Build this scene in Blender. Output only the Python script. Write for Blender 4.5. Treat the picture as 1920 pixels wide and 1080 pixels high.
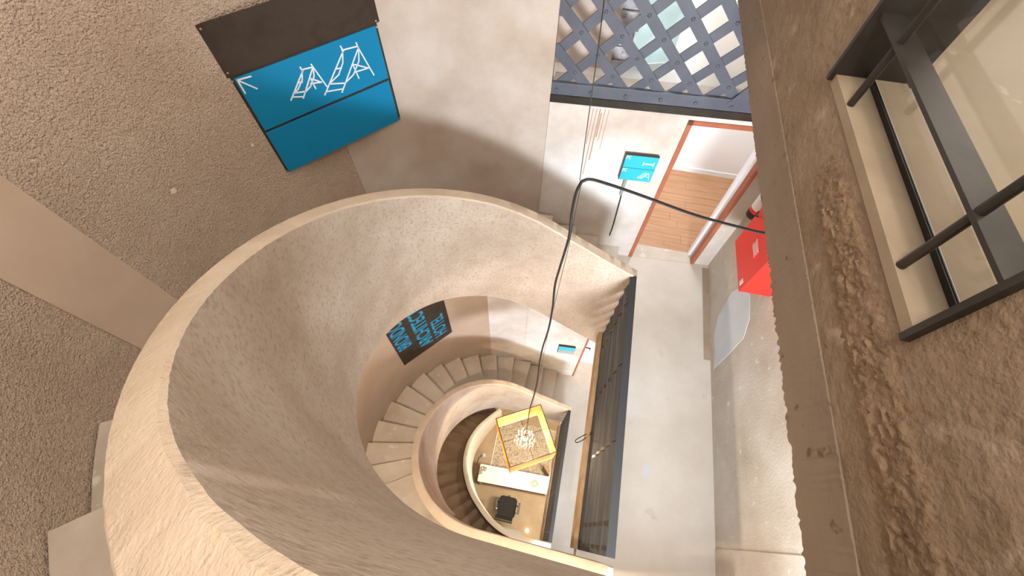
import bpy, bmesh, math, random
from mathutils import Vector, Matrix
random.seed(7)
for o in list(bpy.data.objects): bpy.data.objects.remove(o)
SC = bpy.context.scene
COL = SC.collection
ZC = 13.3                      # camera height over the ground floor; depths below are measured down from the camera

# ------------------------------------------------------------------ camera
cam = bpy.data.cameras.new('camera'); co = bpy.data.objects.new('camera', cam); COL.objects.link(co)
F, NX, NY, VX = 774.6, 946.7 - 960, 995.6 - 540, 1293.5 - 960
dn = Vector((NX, NY, F)).normalized()
yv = Vector((VX, -(F * F + VX * NX) / NY, F)).normalized()
zv = -dn; xv = yv.cross(zv)                       # world axes in camera coordinates (x right, y down, z forward)
M = Matrix((xv, yv, zv))                          # camera coords -> world
right = M @ Vector((1, 0, 0)); up = M @ Vector((0, -1, 0)); back = M @ Vector((0, 0, -1))
R = Matrix((right, up, back)).transposed().to_4x4()
co.matrix_world = Matrix.Translation((0, 0, ZC)) @ R
cam.sensor_width = 36; cam.lens = 36 * F / 1920; cam.clip_start = 0.01
SC.camera = co

# ------------------------------------------------------------------ world, exposure
w = bpy.data.worlds.new('sky'); SC.world = w; w.use_nodes = True
bg = w.node_tree.nodes['Background']
bg.inputs[0].default_value = (1.0, 0.90, 0.79, 1); bg.inputs[1].default_value = 2.35
vs = SC.view_settings
vs.view_transform = 'Standard'; vs.look = 'None'; vs.exposure = 0.25; vs.gamma = 1; vs.use_curve_mapping = False

def area_light(name, loc, target, sx, sy, power, colour, spread=math.pi):
    l = bpy.data.lights.new(name, 'AREA'); l.shape = 'RECTANGLE'; l.size = sx; l.size_y = sy
    l.energy = power; l.color = colour; l.spread = spread
    o = bpy.data.objects.new(name, l); COL.objects.link(o); o.location = loc
    o.rotation_euler = (Vector(target) - Vector(loc)).to_track_quat('-Z', 'Y').to_euler()
    return o
DAY = (0.86, 0.93, 1.0)
area_light('assumed_landing_daylight', (1.36, -1.10, ZC - 2.05), (0.95, 3.3, ZC - 3.1), 0.75, 0.55, 88, DAY, 2.0)  # area light as daylight from an assumed window behind the camera
area_light('assumed_lower_daylight', (1.36, -1.10, ZC - 6.9), (0.95, 3.3, ZC - 8.0), 0.75, 0.55, 95, DAY, 2.2)  # the same for the assumed window one storey down

# ------------------------------------------------------------------ materials
MATS = {}
def nodes(name):
    m = bpy.data.materials.new(name); m.use_nodes = True; nt = m.node_tree
    MATS[name] = m
    return m, nt, nt.nodes['Principled BSDF']
def plain(name, col, rough=0.5, metal=0.0, spec=0.5, emit=None, estr=0, trans=0, alpha=1):
    m, nt, b = nodes(name)
    b.inputs['Base Color'].default_value = (*col, 1); b.inputs['Roughness'].default_value = rough
    b.inputs['Metallic'].default_value = metal; b.inputs['Specular IOR Level'].default_value = spec
    if emit: b.inputs['Emission Color'].default_value = (*emit, 1); b.inputs['Emission Strength'].default_value = estr
    if trans: b.inputs['Transmission Weight'].default_value = trans; b.inputs['IOR'].default_value = 1.45
    return m
def rough_mat(name, cols, scale=2.0, bumps=((60, 0.3, 0.006),), rough=0.9, streak=None, speck=None, vor=None, stops=None, metal=0.0, spec=0.3):
    """blotchy plaster / concrete / steel: colour ramp over large noise, layers of fine relief"""
    m, nt, b = nodes(name); N = nt.nodes.new; L = nt.links.new
    tc = N('ShaderNodeTexCoord'); mp = N('ShaderNodeMapping'); L(tc.outputs['Object'], mp.inputs[0])
    if streak: mp.inputs['Scale'].default_value = streak
    n = N('ShaderNodeTexNoise'); n.inputs['Scale'].default_value = scale; n.inputs['Detail'].default_value = 8; n.inputs['Roughness'].default_value = 0.62
    L(mp.outputs[0], n.inputs['Vector'])
    r = N('ShaderNodeValToRGB'); e = r.color_ramp.elements
    st = stops or [0.3 + 0.4 * i / (len(cols) - 1) for i in range(len(cols))]
    while len(e) < len(cols): e.new(0.5)
    for k, c in enumerate(cols): e[k].position = st[k]; e[k].color = (*c, 1)
    L(n.outputs[0], r.inputs[0]); colour = r.outputs[0]
    if speck:
        s = N('ShaderNodeTexNoise'); s.inputs['Scale'].default_value = speck[0]; s.inputs['Detail'].default_value = 4
        L(tc.outputs['Object'], s.inputs['Vector'])
        sr = N('ShaderNodeValToRGB'); sr.color_ramp.elements[0].position = speck[1]; sr.color_ramp.elements[1].position = speck[2]
        L(s.outputs[0], sr.inputs[0])
        mx = N('ShaderNodeMix'); mx.data_type = 'RGBA'; L(sr.outputs[0], mx.inputs[0]); L(colour, mx.inputs[6]); mx.inputs[7].default_value = (*speck[3], 1)
        colour = mx.outputs[2]
    L(colour, b.inputs['Base Color'])
    prev = None
    for sc, st_, di in bumps:
        bn = N('ShaderNodeTexNoise'); bn.inputs['Scale'].default_value = sc; bn.inputs['Detail'].default_value = 3; bn.inputs['Roughness'].default_value = 0.55
        L((mp if streak else tc).outputs[0 if streak else 'Object'], bn.inputs['Vector'])
        bp = N('ShaderNodeBump'); bp.inputs['Strength'].default_value = st_; bp.inputs['Distance'].default_value = di
        L(bn.outputs[0], bp.inputs['Height'])
        if prev: L(prev.outputs[0], bp.inputs['Normal'])
        prev = bp
    if vor:
        bn = N('ShaderNodeTexVoronoi'); bn.inputs['Scale'].default_value = vor[0]; L(tc.outputs['Object'], bn.inputs['Vector'])
        bp = N('ShaderNodeBump'); bp.inputs['Strength'].default_value = vor[1]; bp.inputs['Distance'].default_value = vor[2]
        L(bn.outputs[0], bp.inputs['Height'])
        if prev: L(prev.outputs[0], bp.inputs['Normal'])
        prev = bp
    if prev: L(prev.outputs[0], b.inputs['Normal'])
    b.inputs['Roughness'].default_value = rough; b.inputs['Specular IOR Level'].default_value = spec; b.inputs['Metallic'].default_value = metal
    return m

rough_mat('stipple_plaster', [(.52, .41, .325), (.61, .495, .40), (.68, .57, .475)], 1.3, ((105, .9, .02), (50, .6, .02), (9, .25, .03)), 0.95, spec=.2, speck=(95, .50, .66, (.50, .385, .29)))
rough_mat('smooth_plaster', [(.53, .42, .325), (.60, .485, .385)], 2.5, ((30, .12, .006), (150, .15, .003)), 0.9, spec=.2)
rough_mat('lining_plaster', [(.47, .37, .285), (.55, .455, .36)], 2.0, ((30, .12, .006), (150, .15, .003)), 0.9, spec=.2)
rough_mat('panel_plaster', [(.44, .36, .295), (.54, .465, .40), (.62, .565, .515)], 1.6, ((30, .2, .008), (120, .25, .004), (6, .2, .02)), 0.9, spec=.2)
rough_mat('wall_plaster', [(.50, .42, .35), (.65, .60, .55), (.78, .76, .74)], 1.1, ((40, .18, .008), (120, .2, .004), (6, .2, .02)), 0.9, spec=.2, stops=[.3, .48, .66])
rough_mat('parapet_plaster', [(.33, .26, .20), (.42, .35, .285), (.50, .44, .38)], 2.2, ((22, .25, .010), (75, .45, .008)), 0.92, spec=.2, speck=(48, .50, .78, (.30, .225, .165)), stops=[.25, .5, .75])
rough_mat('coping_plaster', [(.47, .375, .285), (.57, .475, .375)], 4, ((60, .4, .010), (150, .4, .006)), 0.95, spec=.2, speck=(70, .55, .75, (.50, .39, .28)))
rough_mat('brown_plaster', [(.19, .135, .09), (.25, .185, .13), (.31, .24, .175)], 1.6, ((9, .6, .03), (34, .45, .015), (120, .4, .005)), 0.95, spec=.2, speck=(5, .62, .72, (.42, .34, .27)))
rough_mat('beam_concrete', [(.18, .135, .10), (.245, .19, .145), (.30, .24, .185)], 2.2, ((30, .25, .008), (110, .25, .004)), 0.92, spec=.2, streak=(1, .35, 1), speck=(14, .64, .70, (.14, .10, .07)))
rough_mat('sill_concrete', [(.27, .21, .15), (.34, .275, .20)], 5, ((60, .2, .004),), 0.9)
plain('spot_paint', (.49, .50, .53), .7)
plain('rail_top', (.030, .031, .034), .6, spec=.25)
rough_mat('crumbled_plaster', [(.20, .14, .092), (.28, .20, .135)], 3, ((16, .5, .03), (50, .5, .012)), 1.0, spec=.1)
rough_mat('landing_concrete', [(.44, .38, .305), (.53, .475, .41), (.60, .57, .53)], 0.9, ((70, .08, .003),), 0.62, spec=.35, stops=[.28, .5, .7], speck=(3.5, .68, .76, (.44, .40, .34)))
rough_mat('tread_concrete', [(.42, .35, .28), (.52, .45, .375), (.58, .53, .46)], 1.8, ((60, .1, .004),), 0.75, spec=.3, speck=(7, .64, .70, (.60, .56, .50)))
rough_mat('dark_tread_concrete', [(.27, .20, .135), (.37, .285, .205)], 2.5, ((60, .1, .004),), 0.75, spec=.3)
rough_mat('side_wall_concrete', [(.43, .36, .29), (.53, .47, .40), (.60, .56, .51)], 1.5, ((45, .25, .008), (130, .2, .004)), 0.9, spec=.2, speck=(12, .66, .74, (.70, .66, .60)))
rough_mat('ground_floor_tile', [(.36, .26, .16), (.46, .35, .235)], 2.0, ((80, .05, .002),), 0.55, spec=.4)
rough_mat('patch_paint', [(.55, .57, .60), (.62, .64, .67)], 4, ((60, .1, .003),), 0.8)
rough_mat('painted_steel', [(.085, .095, .12), (.12, .13, .16)], 6, ((140, .08, .002),), 0.45, spec=.5)
rough_mat('lattice_steel', [(.075, .085, .112), (.105, .117, .150)], 5, ((140, .08, .002),), 0.5, spec=.5)
rough_mat('rail_steel', [(.035, .036, .04), (.060, .063, .07), (.12, .125, .135)], 3, ((90, .1, .002),), 0.68, spec=.3, streak=(3, .3, 3))
rough_mat('black_steel', [(.030, .026, .022), (.055, .047, .040)], 8, ((120, .1, .002),), 0.38, spec=.5, metal=.3)
rough_mat('raw_steel', [(.030, .022, .016), (.058, .043, .033), (.042, .032, .025)], 3, ((60, .06, .002),), 0.6, spec=.15)
rough_mat('rust_trim', [(.24, .15, .075), (.36, .24, .13)], 8, ((80, .2, .004),), 0.8)
rough_mat('wood_plank', [(.36, .19, .10), (.47, .27, .15)], 3, ((60, .05, .002),), 0.5, streak=(1, 9, 9))
rough_mat('room_floor', [(.31, .245, .155), (.38, .305, .205)], 1.4, ((60, .05, .002),), 0.5, speck=(6, .66, .74, (.50, .44, .34)))
rough_mat('frame_orange', [(.36, .115, .06), (.44, .15, .08)], 7, (), 0.55)
rough_mat('beige_wall', [(.62, .52, .46), (.68, .59, .53)], 2, (), 0.9)
rough_mat('broken_masonry', [(.50, .47, .52), (.62, .60, .64), (.32, .29, .31)], 14, ((30, .8, .03),), 0.95)
rough_mat('pebble', [(.40, .33, .25), (.62, .54, .43), (.26, .20, .15)], 25, (), 0.8)
rough_mat('lamp_shade', [(.56, .31, .11), (.66, .40, .16)], 3, (), 0.7)
rough_mat('pale_parapet', [(.74, .69, .61), (.82, .78, .71)], 3, ((70, .1, .003),), 0.8)
plain('sign_blue', (.003, .23, .47), .5, spec=.25); plain('sign_cyan', (.03, .50, .74), .4); plain('sign_white', (.82, .88, .92), .5)
plain('lettering_blue', (.01, .30, .56), .5); plain('sign_grey', (.35, .38, .40), .5)
plain('white_paint', (.80, .81, .83), .5); plain('white_gloss', (.82, .83, .86), .25); plain('grey_white', (.60, .62, .66), .4)
plain('red_paint', (.80, .03, .02), .35); plain('black_rubber', (.012, .012, .013), .5); plain('label_white', (.75, .62, .58), .6)
plain('chair_fabric', (.016, .015, .015), .85); plain('chair_plastic', (.03, .028, .026), .4); plain('chrome', (.6, .6, .6), .25, 1.0)
plain('desk_white', (.86, .83, .77), .45); plain('leaf_green', (.22, .42, .16), .6); plain('pot_glaze', (.75, .78, .72), .4)
plain('grey_conduit', (.32, .32, .32), .6); plain('driftwood', (.28, .19, .10), .8); plain('wire_steel', (.06, .055, .05), .5, .5)
plain('socket_metal', (.40, .38, .35), .4, .6); plain('rust_stain', (.45, .27, .20), .9); plain('gasket', (.010, .010, .010), .5)
plain('bulb', (.9, .8, .6), .4, emit=(1.0, .72, .40), estr=5.0)
plain('glass_bead', (.62, .60, .55), .15, spec=.6)
plain('glass_green', (.55, .75, .78), .05, trans=.75); plain('clear_glass', (1, 1, 1), 0.0, trans=1.0)
plain('ceiling_diffuser', (.9, .9, .9), .4, emit=(1, .97, .92), estr=4)
# lamp shade lets light through
m = MATS['lamp_shade']; b = m.node_tree.nodes['Principled BSDF']
tr = m.node_tree.nodes.new('ShaderNodeBsdfTranslucent'); tr.inputs[0].default_value = (.90, .55, .20, 1)
mxs = m.node_tree.nodes.new('ShaderNodeMixShader'); mxs.inputs[0].default_value = .42
outn = m.node_tree.nodes['Material Output']
m.node_tree.links.new(b.outputs[0], mxs.inputs[1]); m.node_tree.links.new(tr.outputs[0], mxs.inputs[2]); m.node_tree.links.new(mxs.outputs[0], outn.inputs[0])

# ------------------------------------------------------------------ helpers
def wloc(o):
    v = Vector((0, 0, 0))
    while o is not None: v += o.location; o = o.parent
    return v
class MB:
    """collects shapes in world coordinates; build() links them as one mesh object"""
    def __init__(s): s.V = []; s.F = []
    def add(s, V, F):
        k = len(s.V); s.V += [Vector(v) for v in V]; s.F += [tuple(i + k for i in f) for f in F]; return s
    def box(s, x0, x1, y0, y1, z0, z1):
        return s.add([(x0, y0, z0), (x1, y0, z0), (x1, y1, z0), (x0, y1, z0), (x0, y0, z1), (x1, y0, z1), (x1, y1, z1), (x0, y1, z1)],
                     [(3, 2, 1, 0), (4, 5, 6, 7), (0, 1, 5, 4), (1, 2, 6, 5), (2, 3, 7, 6), (3, 0, 4, 7)])
    def obox(s, c, ex, ey, ez, hx, hy, hz):
        c, ex, ey, ez = Vector(c), Vector(ex), Vector(ey), Vector(ez)
        V = [c + ex * hx * a + ey * hy * b_ + ez * hz * d for d in (-1, 1) for a, b_ in ((-1, -1), (1, -1), (1, 1), (-1, 1))]
        return s.add(V, [(3, 2, 1, 0), (4, 5, 6, 7), (0, 1, 5, 4), (1, 2, 6, 5), (2, 3, 7, 6), (3, 0, 4, 7)])
    def prism(s, poly, z0, z1):
        n = len(poly); V = [(x, y, z0) for x, y in poly] + [(x, y, z1) for x, y in poly]
        return s.add(V, [tuple(range(n - 1, -1, -1)), tuple(range(n, 2 * n))] + [(i, (i + 1) % n, n + (i + 1) % n, n + i) for i in range(n)])
    def tube(s, pts, r, n=8, cap=True):
        pts = [Vector(p) for p in pts]; rs = r if isinstance(r, (list, tuple)) else [r] * len(pts); V = []; Fc = []
        ref = Vector((0.31, 0.42, 0.85)); 
        for i, p in enumerate(pts):
            t = (pts[min(i + 1, len(pts) - 1)] - pts[max(i - 1, 0)]).normalized()
            a = t.cross(ref); a = a.normalized() if a.length > 1e-4 else t.orthogonal().normalized(); b_ = t.cross(a)
            V += [p + (a * math.cos(2 * math.pi * k / n) + b_ * math.sin(2 * math.pi * k / n)) * rs[i] for k in range(n)]
        for i in range(len(pts) - 1):
            for k in range(n): Fc.append((i * n + k, i * n + (k + 1) % n, (i + 1) * n + (k + 1) % n, (i + 1) * n + k))
        if cap: Fc += [tuple(range(n - 1, -1, -1)), tuple(range((len(pts) - 1) * n, len(pts) * n))]
        return s.add(V, Fc)
    def lathe(s, c, prof, n=20, axis=(0, 0, 1)):
        c = Vector(c); az = Vector(axis).normalized(); ax = az.orthogonal().normalized(); ay = az.cross(ax); V = []; Fc = []
        for r, h in prof:
            V += [c + az * h + (ax * math.cos(2 * math.pi * k / n) + ay * math.sin(2 * math.pi * k / n)) * r for k in range(n)]
        for i in range(len(prof) - 1):
            for k in range(n): Fc.append((i * n + k, i * n + (k + 1) % n, (i + 1) * n + (k + 1) % n, (i + 1) * n + k))
        Fc += [tuple(range(n - 1, -1, -1)), tuple(range((len(prof) - 1) * n, len(prof) * n))]
        return s.add(V, Fc)
    def build(s, name, mat, parent=None, smooth=False, bevel=0, mats=None, facemat=None):
        me = bpy.data.meshes.new(name); off = wloc(parent)
        me.from_pydata([v - off for v in s.V], [], s.F)
        bm = bmesh.new(); bm.from_mesh(me); bmesh.ops.recalc_face_normals(bm, faces=bm.faces)
        if bevel: bmesh.ops.bevel(bm, geom=list(bm.edges), offset=bevel, segments=2, profile=.6, affect='EDGES', clamp_overlap=True)
        bm.to_mesh(me); bm.free()
        me.materials.append(MATS[mat])
        for x in (mats or []): me.materials.append(MATS[x])
        if facemat:
            for p in me.polygons: p.material_index = facemat(p)
        if smooth:
            me.polygons.foreach_set('use_smooth', [True] * len(me.polygons))
            try: me.set_sharp_from_angle(angle=math.radians(40))
            except Exception: pass
        o = bpy.data.objects.new(name, me); COL.objects.link(o)
        if parent: o.parent = parent
        return o
def thing(name, label, cat, loc, group=None):
    o = bpy.data.objects.new(name, None); COL.objects.link(o); o.location = loc; o.empty_display_size = .1
    o['label'] = label; o['category'] = cat
    if group: o['group'] = group
    return o
def tag(o, label, cat, group=None):
    o['label'] = label; o['category'] = cat
    if group: o['group'] = group
    return o
def struct(o, label=None):
    o['kind'] = 'structure'
    if label: o['label'] = label; 
    return o
def D(x, y, d): return Vector((x, y, ZC - d))
def box_d(x0, x1, y0, y1, dtop, dbot): return MB().box(x0, x1, y0, y1, ZC - dbot, ZC - dtop)

H1, H2, G = 4.48, 9.40, 13.30             # depths of the two landings and the ground floor
CXO, CYO, RO = -.18, 1.08, 2.23           # outer wall
XR = 1.93                                 # right wall of the landings
TOP = -1.6                                # depth of wall tops (above the camera)
def yf(x): return 3.344 + .08 * x         # face of the back wall
def outer(a): a = math.radians(a); return (CXO - RO * math.cos(a), CYO + RO * math.sin(a))

# ------------------------------------------------------------------ walls
mb = MB(); n = 120
ang = [85.76 - 175.76 * i / n for i in range(n + 1)]
V = []; Fc = []; lev = 40
for a in ang:
    x, y = outer(a); ar = math.radians(a)
    x2, y2 = CXO - (RO + .28) * math.cos(ar), CYO + (RO + .28) * math.sin(ar)
    V += [(x, y, 0), (x, y, ZC - TOP), (x2, y2, ZC - TOP), (x2, y2, 0)]
for i in range(n):
    for k in range(4): Fc.append((4 * i + k, 4 * i + (k + 1) % 4, 4 * i + 4 + (k + 1) % 4, 4 * i + 4 + k))
Fc += [(0, 1, 2, 3), (4 * n + 3, 4 * n + 2, 4 * n + 1, 4 * n)]
mb.add(V, Fc)
wl = struct(mb.build('wall_left', 'stipple_plaster', smooth=True), 'curved rough plaster wall around the stairwell')

def arc_panel(a0, a1, d0, d1, off0, off1, n=24):
    """thin curved panel standing proud of the curved wall"""
    V = []; Fc = []
    for i in range(n + 1):
        a = math.radians(a0 + (a1 - a0) * i / n)
        for r in (RO - off1, RO + .02):
            x, y = CXO - r * math.cos(a), CYO + r * math.sin(a); V += [(x, y, ZC - d1), (x, y, ZC - d0)]
    for i in range(n):
        k = 4 * i; Fc += [(k, k + 1, k + 5, k + 4), (k + 1, k + 3, k + 7, k + 5), (k + 3, k + 2, k + 6, k + 7), (k + 2, k, k + 4, k + 6)]
    Fc += [(0, 2, 3, 1), (4 * n, 4 * n + 1, 4 * n + 3, 4 * n + 2)]
    return MB().add(V, Fc)
arc_panel(-6.9, -16.6, 1.12, 3.4, 0, .006).build('plaster_strip', 'smooth_plaster', wl, smooth=True)
# lower storeys of the curved wall are finished smooth
arc_panel(68, -90, 4.35, G, 0, .008, 110).build('smooth_lining', 'lining_plaster', wl, smooth=True)
arc_panel(85.7, 66, 4.36, G, 0, .004, 20).build('trowelled_panel', 'wall_plaster', wl, smooth=True)
arc_panel(85.7, 38, TOP, 4.36, 0, .004, 40).build('trowelled_panel', 'panel_plaster', wl, smooth=True)
# two chips of white lime in the stipple
for (a, d, s_) in ((6.2, 1.92, .022), (21.5, 2.02, .014)):
    x, y = CXO - (RO - .004) * math.cos(math.radians(a)), CYO + (RO - .004) * math.sin(math.radians(a))
    MB().lathe(D(x, y, d), [(s_, 0), (s_ * .7, .0015), (.001, .002)], 5, (-math.cos(math.radians(a)) * -1, -math.sin(math.radians(a)), 0)).build('lime_chip', 'label_white', wl)

# back wall: pieces around the openings, one mesh
BX0, BX1 = -.345, 2.6
WT = .24
def bw(x0, x1, dt, db, mbx):
    mbx.prism([(x0, yf(x0)), (x1, yf(x1)), (x1, yf(x1) + WT), (x0, yf(x0) + WT)], ZC - db, ZC - dt)
mb = MB()
GX0, GX1, GD0, GD1 = -.345, 1.75, -.2, 2.20        # lattice opening
D1X0, D1X1, D1T = .905, 1.735, 2.39                 # door, landing level
D2X0, D2X1, D2T = .835, 1.66, 7.20                  # door, lower level
bw(BX0, BX1, TOP, GD0, mb); bw(GX1, BX1, GD0, GD1, mb)
bw(BX0, BX1, GD1, D1T, mb); bw(BX0, D1X0, D1T, H1, mb); bw(D1X1, BX1, D1T, H1, mb)
bw(BX0, BX1, H1 + .012, D2T, mb); bw(BX0, D2X0, D2T, H2, mb); bw(D2X1, BX1, D2T, H2, mb); bw(BX0, BX1, H2 + .012, G, mb)
wb = struct(mb.build('wall_back', 'wall_plaster'), 'pale patchy plaster wall with doors')
# rust runs under the lattice
for x, d0, d1, wd in ((.045, 2.36, 2.75, .006), (.075, 2.36, 3.15, .007), (.105, 2.36, 2.95, .010), (.150, 2.36, 2.70, .006), (.185, 2.36, 2.80, .005), (.12, 2.40, 2.66, .012)):
    MB().prism([(x, yf(x) - .0015), (x + wd, yf(x) - .0015), (x + wd, yf(x) + .01), (x, yf(x) + .01)], ZC - d1, ZC - d0).build('rust_run', 'rust_stain', wb)

# right wall of the landings
wr = struct(box_d(XR, XR + .25, -1.4, 3.75, 1.41, G).build('wall_right', 'side_wall_concrete'), 'concrete wall beside the landing')
P = [(2.60, 4.25), (2.74, 3.90), (2.66, 3.62), (2.50, 3.54), (2.25, 3.58), (2.10, 3.72), (2.05, 4.05), (2.02, 4.40), (2.2, 4.36), (2.42, 4.36)]
MB().add([(XR - .003, y, ZC - d) for y, d in P] + [(XR + .01, y, ZC - d) for y, d in P],
         [tuple(range(len(P))), tuple(range(2 * len(P) - 1, len(P) - 1, -1))] + [(i, (i + 1) % len(P), len(P) + (i + 1) % len(P), len(P) + i) for i in range(len(P))]).build('paint_patch', 'patch_paint', wr)
box_d(XR - .006, XR + .02, -1.15, .28, 3.10, 4.48).build('patch_panel', 'side_wall_concrete', wr)

# front wall (behind the camera) with an assumed, unseen high window at each landing
mb = MB()
def fwl(x0, x1, dt, db): mb.box(x0, x1, -1.40, -1.15, ZC - db, ZC - dt)
WX0, WX1 = .93, 1.79
fwl(CXO, 2.2, TOP, 1.65); fwl(CXO, WX0, 1.65, 2.45); fwl(WX1, 2.2, 1.65, 2.45); fwl(CXO, 2.2, 2.45, 6.5)
fwl(CXO, WX0, 6.5, 7.3); fwl(WX1, 2.2, 6.5, 7.3); fwl(CXO, 2.2, 7.3, G)
struct(mb.build('wall_front', 'wall_plaster'))
for k, dt in ((1, 1.65), (2, 6.5)):
    wn = MB()
    for a0, a1, b0, b1 in ((WX0, WX1, dt, dt + .05), (WX0, WX1, dt + .75, dt + .8), (WX0, WX0 + .05, dt, dt + .8), (WX1 - .05, WX1, dt, dt + .8)):
        wn.box(a0, a1, -1.36, -1.30, ZC - b1, ZC - b0)
    fr = struct(wn.build('window_%d' % k, 'white_paint'))  # assumed window, out of view, to go with the daylight area light
    box_d(WX0 + .04, WX1 - .04, -1.335, -1.325, dt + .04, dt + .76).build('pane', 'clear_glass', fr)

# floors
fl = struct(MB().box(-2.5, 4.0, -1.4, 5.4, -.15, 0).build('floor', 'ground_floor_tile'), 'brown tiled ground floor')
def landing(name, H, x0, xn, label, mat='landing_concrete'):
    mb = MB()
    mb.prism([(x0, -1.15), (XR, -1.15), (XR, yf(XR) + WT), (xn, yf(xn) + WT), (xn, 2.30), (x0, 2.30)], ZC - H - .16, ZC - H)
    o = struct(mb.build(name, mat), label)
    MB().box(x0 - .035, x0 + .0, 0.0, 2.22, ZC - H - .19, ZC - H + .02).build('edge_trim', 'rust_trim', o)
    return o
l1 = landing('floor_landing', H1, .675, .70, 'grey concrete floor of the landing')
l2 = landing('floor_landing_lower', H2, .735, .45, 'pale concrete floor of the landing one storey down')
box_d(XR - .075, XR - .0, 2.15, 3.44, H1 - .004, H1 + .02).build('dark_strip', 'dark_tread_concrete', l1)  # darker strip of floor along the foot of the right wall
MB().box(1.24, 1.30, .75, .87, ZC - H1 - .01, ZC - H1 + .001).build('paint_spot', 'spot_paint', l1)

# ------------------------------------------------------------------ room behind the upper right wall, with its window to the well
XB = .86
WY0, WY1, SILL, HEAD = .60, 1.655, .885, -.9
mb = MB()
def uw(y0, y1, dt, db, x0=XB, x1=XB + .24): mb.box(x0, x1, y0, y1, ZC - db, ZC - dt)
uw(-1.15, 3.44, TOP, HEAD); uw(-1.15, WY0, HEAD, SILL); uw(WY1, 3.44, HEAD, SILL); uw(-1.15, 3.44, SILL, 1.22)
wu = struct(mb.build('wall_upper_right', 'brown_plaster'), 'rough brown plaster wall above the landing')
# lower beam with a ragged bottom edge
V = []; Fc = []; n = 420
for i in range(n + 1):
    y = -1.15 + 4.59 * i / n
    e = (random.uniform(-.010, .010) + .002 * math.sin(y * 21) * math.sin(y * 57)) * (1.0 if y < 1.3 else .45)
    e2 = .010 * random.uniform(-1, 1)
    V += [(XB - .006 + random.uniform(-.002, .002), y, ZC - 1.20), (XB - .008, y, ZC - 1.405 - e), (XB + .05, y, ZC - 1.415 - e2), (XB + .30, y, ZC - 1.41), (XB + .30, y, ZC - 1.20)]
for i in range(n):
    for k in range(5): Fc.append((5 * i + k, 5 * i + (k + 1) % 5, 5 * i + 5 + (k + 1) % 5, 5 * i + 5 + k))
Fc += [(0, 1, 2, 3, 4), (5 * n + 4, 5 * n + 3, 5 * n + 2, 5 * n + 1, 5 * n)]
MB().add(V, Fc).build('edge_beam', 'beam_concrete', wu)
# crumbled render band between beam and window
def crumble(y0, y1, d0, d1, ny, nd, amp, name, mat):
    V = []; Fc = []
    for i in range(ny + 1):
        for j in range(nd + 1):
            t, q = i / ny, j / nd
            edge = min(1, 6 * min(t, 1 - t)) * min(1, 4 * min(q, 1 - q))
            V.append((XB + .004 - edge * (.004 + random.uniform(0, amp)), y0 + (y1 - y0) * t, ZC - (d0 + (d1 - d0) * q)))
    for i in range(ny):
        for j in range(nd): a = i * (nd + 1) + j; Fc.append((a, a + 1, a + nd + 2, a + nd + 1))
    o = MB().add(V, Fc).build(name, mat, wu, smooth=True); o['kind'] = 'stuff'; return o
crumble(-.35, 1.45, .93, 1.13, 150, 20, .011, 'crumbled_render', 'crumbled_plaster')
struct(MB().box(XB + .05, 4.0, -1.15, 5.4, ZC - 1.41 + .002, ZC - 1.16).build('floor_upper_room', 'room_floor'), 'beige floor of the room behind the railing')
struct(MB().box(XB + .2, 4.0, -1.15, 3.44, ZC - TOP - .3, ZC - TOP - .2).build('ceiling', 'white_paint'))
struct(MB().box(3.9, 4.0, -1.15, 3.44, ZC - 1.16, ZC - TOP).build('wall_far_right', 'white_paint'))
cl = thing('unseen_ceiling_lamp', 'added white panel lamp, out of view on the ceiling of the room behind the railing', 'lamp', (2.3, 1.2, ZC - TOP - .35))  # added out of view to light the room
MB().box(2.0, 2.6, .7, 1.7, ZC - TOP - .36, ZC - TOP - .30).build('housing', 'white_paint', cl)
MB().box(2.03, 2.57, .73, 1.67, ZC - TOP - .37, ZC - TOP - .36).build('diffuser', 'ceiling_diffuser', cl)
area_light('added_upper_room_light', (2.3, 1.2, ZC - TOP - .40), (2.3, 1.2, 0), .55, .95, 24, (1, .90, .72))  # light of the added ceiling lamp

sl = thing('added_stair_head_lamp', 'added white globe lamp, out of view over the head of the stairs', 'lamp', D(.35, .2, -1.15))  # added above the view to brighten the lower left of the curved wall
MB().lathe(D(.35, .2, -1.40), [(.001, 0), (.07, .02), (.11, .09), (.11, .13), (.07, .20), (.02, .22)], 20).build('globe', 'ceiling_diffuser', sl, smooth=True)
MB().tube([D(.35, .2, -1.62), D(.35, .2, -3.0)], .006, 6).build('stem', 'black_steel', sl)
li = bpy.data.lights.new('added_stair_head_light', 'POINT'); li.energy = 85; li.color = (1, .87, .73); li.shadow_soft_size = .12
lo = bpy.data.objects.new('added_stair_head_light', li); COL.objects.link(lo); lo.location = D(.35, .2, -1.25)
# window surround and rail
wr1 = thing('window_railing', 'dark steel window surround with flat rail and posts in the brown wall', 'railing', (XB, 1.12, ZC - SILL))
box_d(XB - .022, XB + .26, WY0 - .012, WY0 + .006, -.95, SILL + .02).build('jamb_plate', 'black_steel', wr1)
box_d(XB - .022, XB + .26, WY1 - .006, WY1 + .012, -.95, SILL + .02).build('jamb_plate', 'black_steel', wr1)
box_d(XB - .004, XB + .072, WY0 + .006, WY1 - .006, .672, .684).build('flat_rail', 'black_steel', wr1)
for y in (.80, 1.475):
    MB().tube([D(XB + .012, y, SILL - .002), D(XB + .012, y, -.9)], .0125, 10).build('post', 'black_steel', wr1, smooth=True)
box_d(XB - .004, XB + .24, WY0 + .006, WY1 - .006, SILL - .004, SILL + .03).build('sill_slab', 'sill_concrete', wu)
wg = struct(box_d(XB + .098, XB + .112, WY0 + .006, WY1 - .006, SILL - .022, SILL - .004).build('window_3', 'gasket'), 'glazing in the brown wall')
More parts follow.
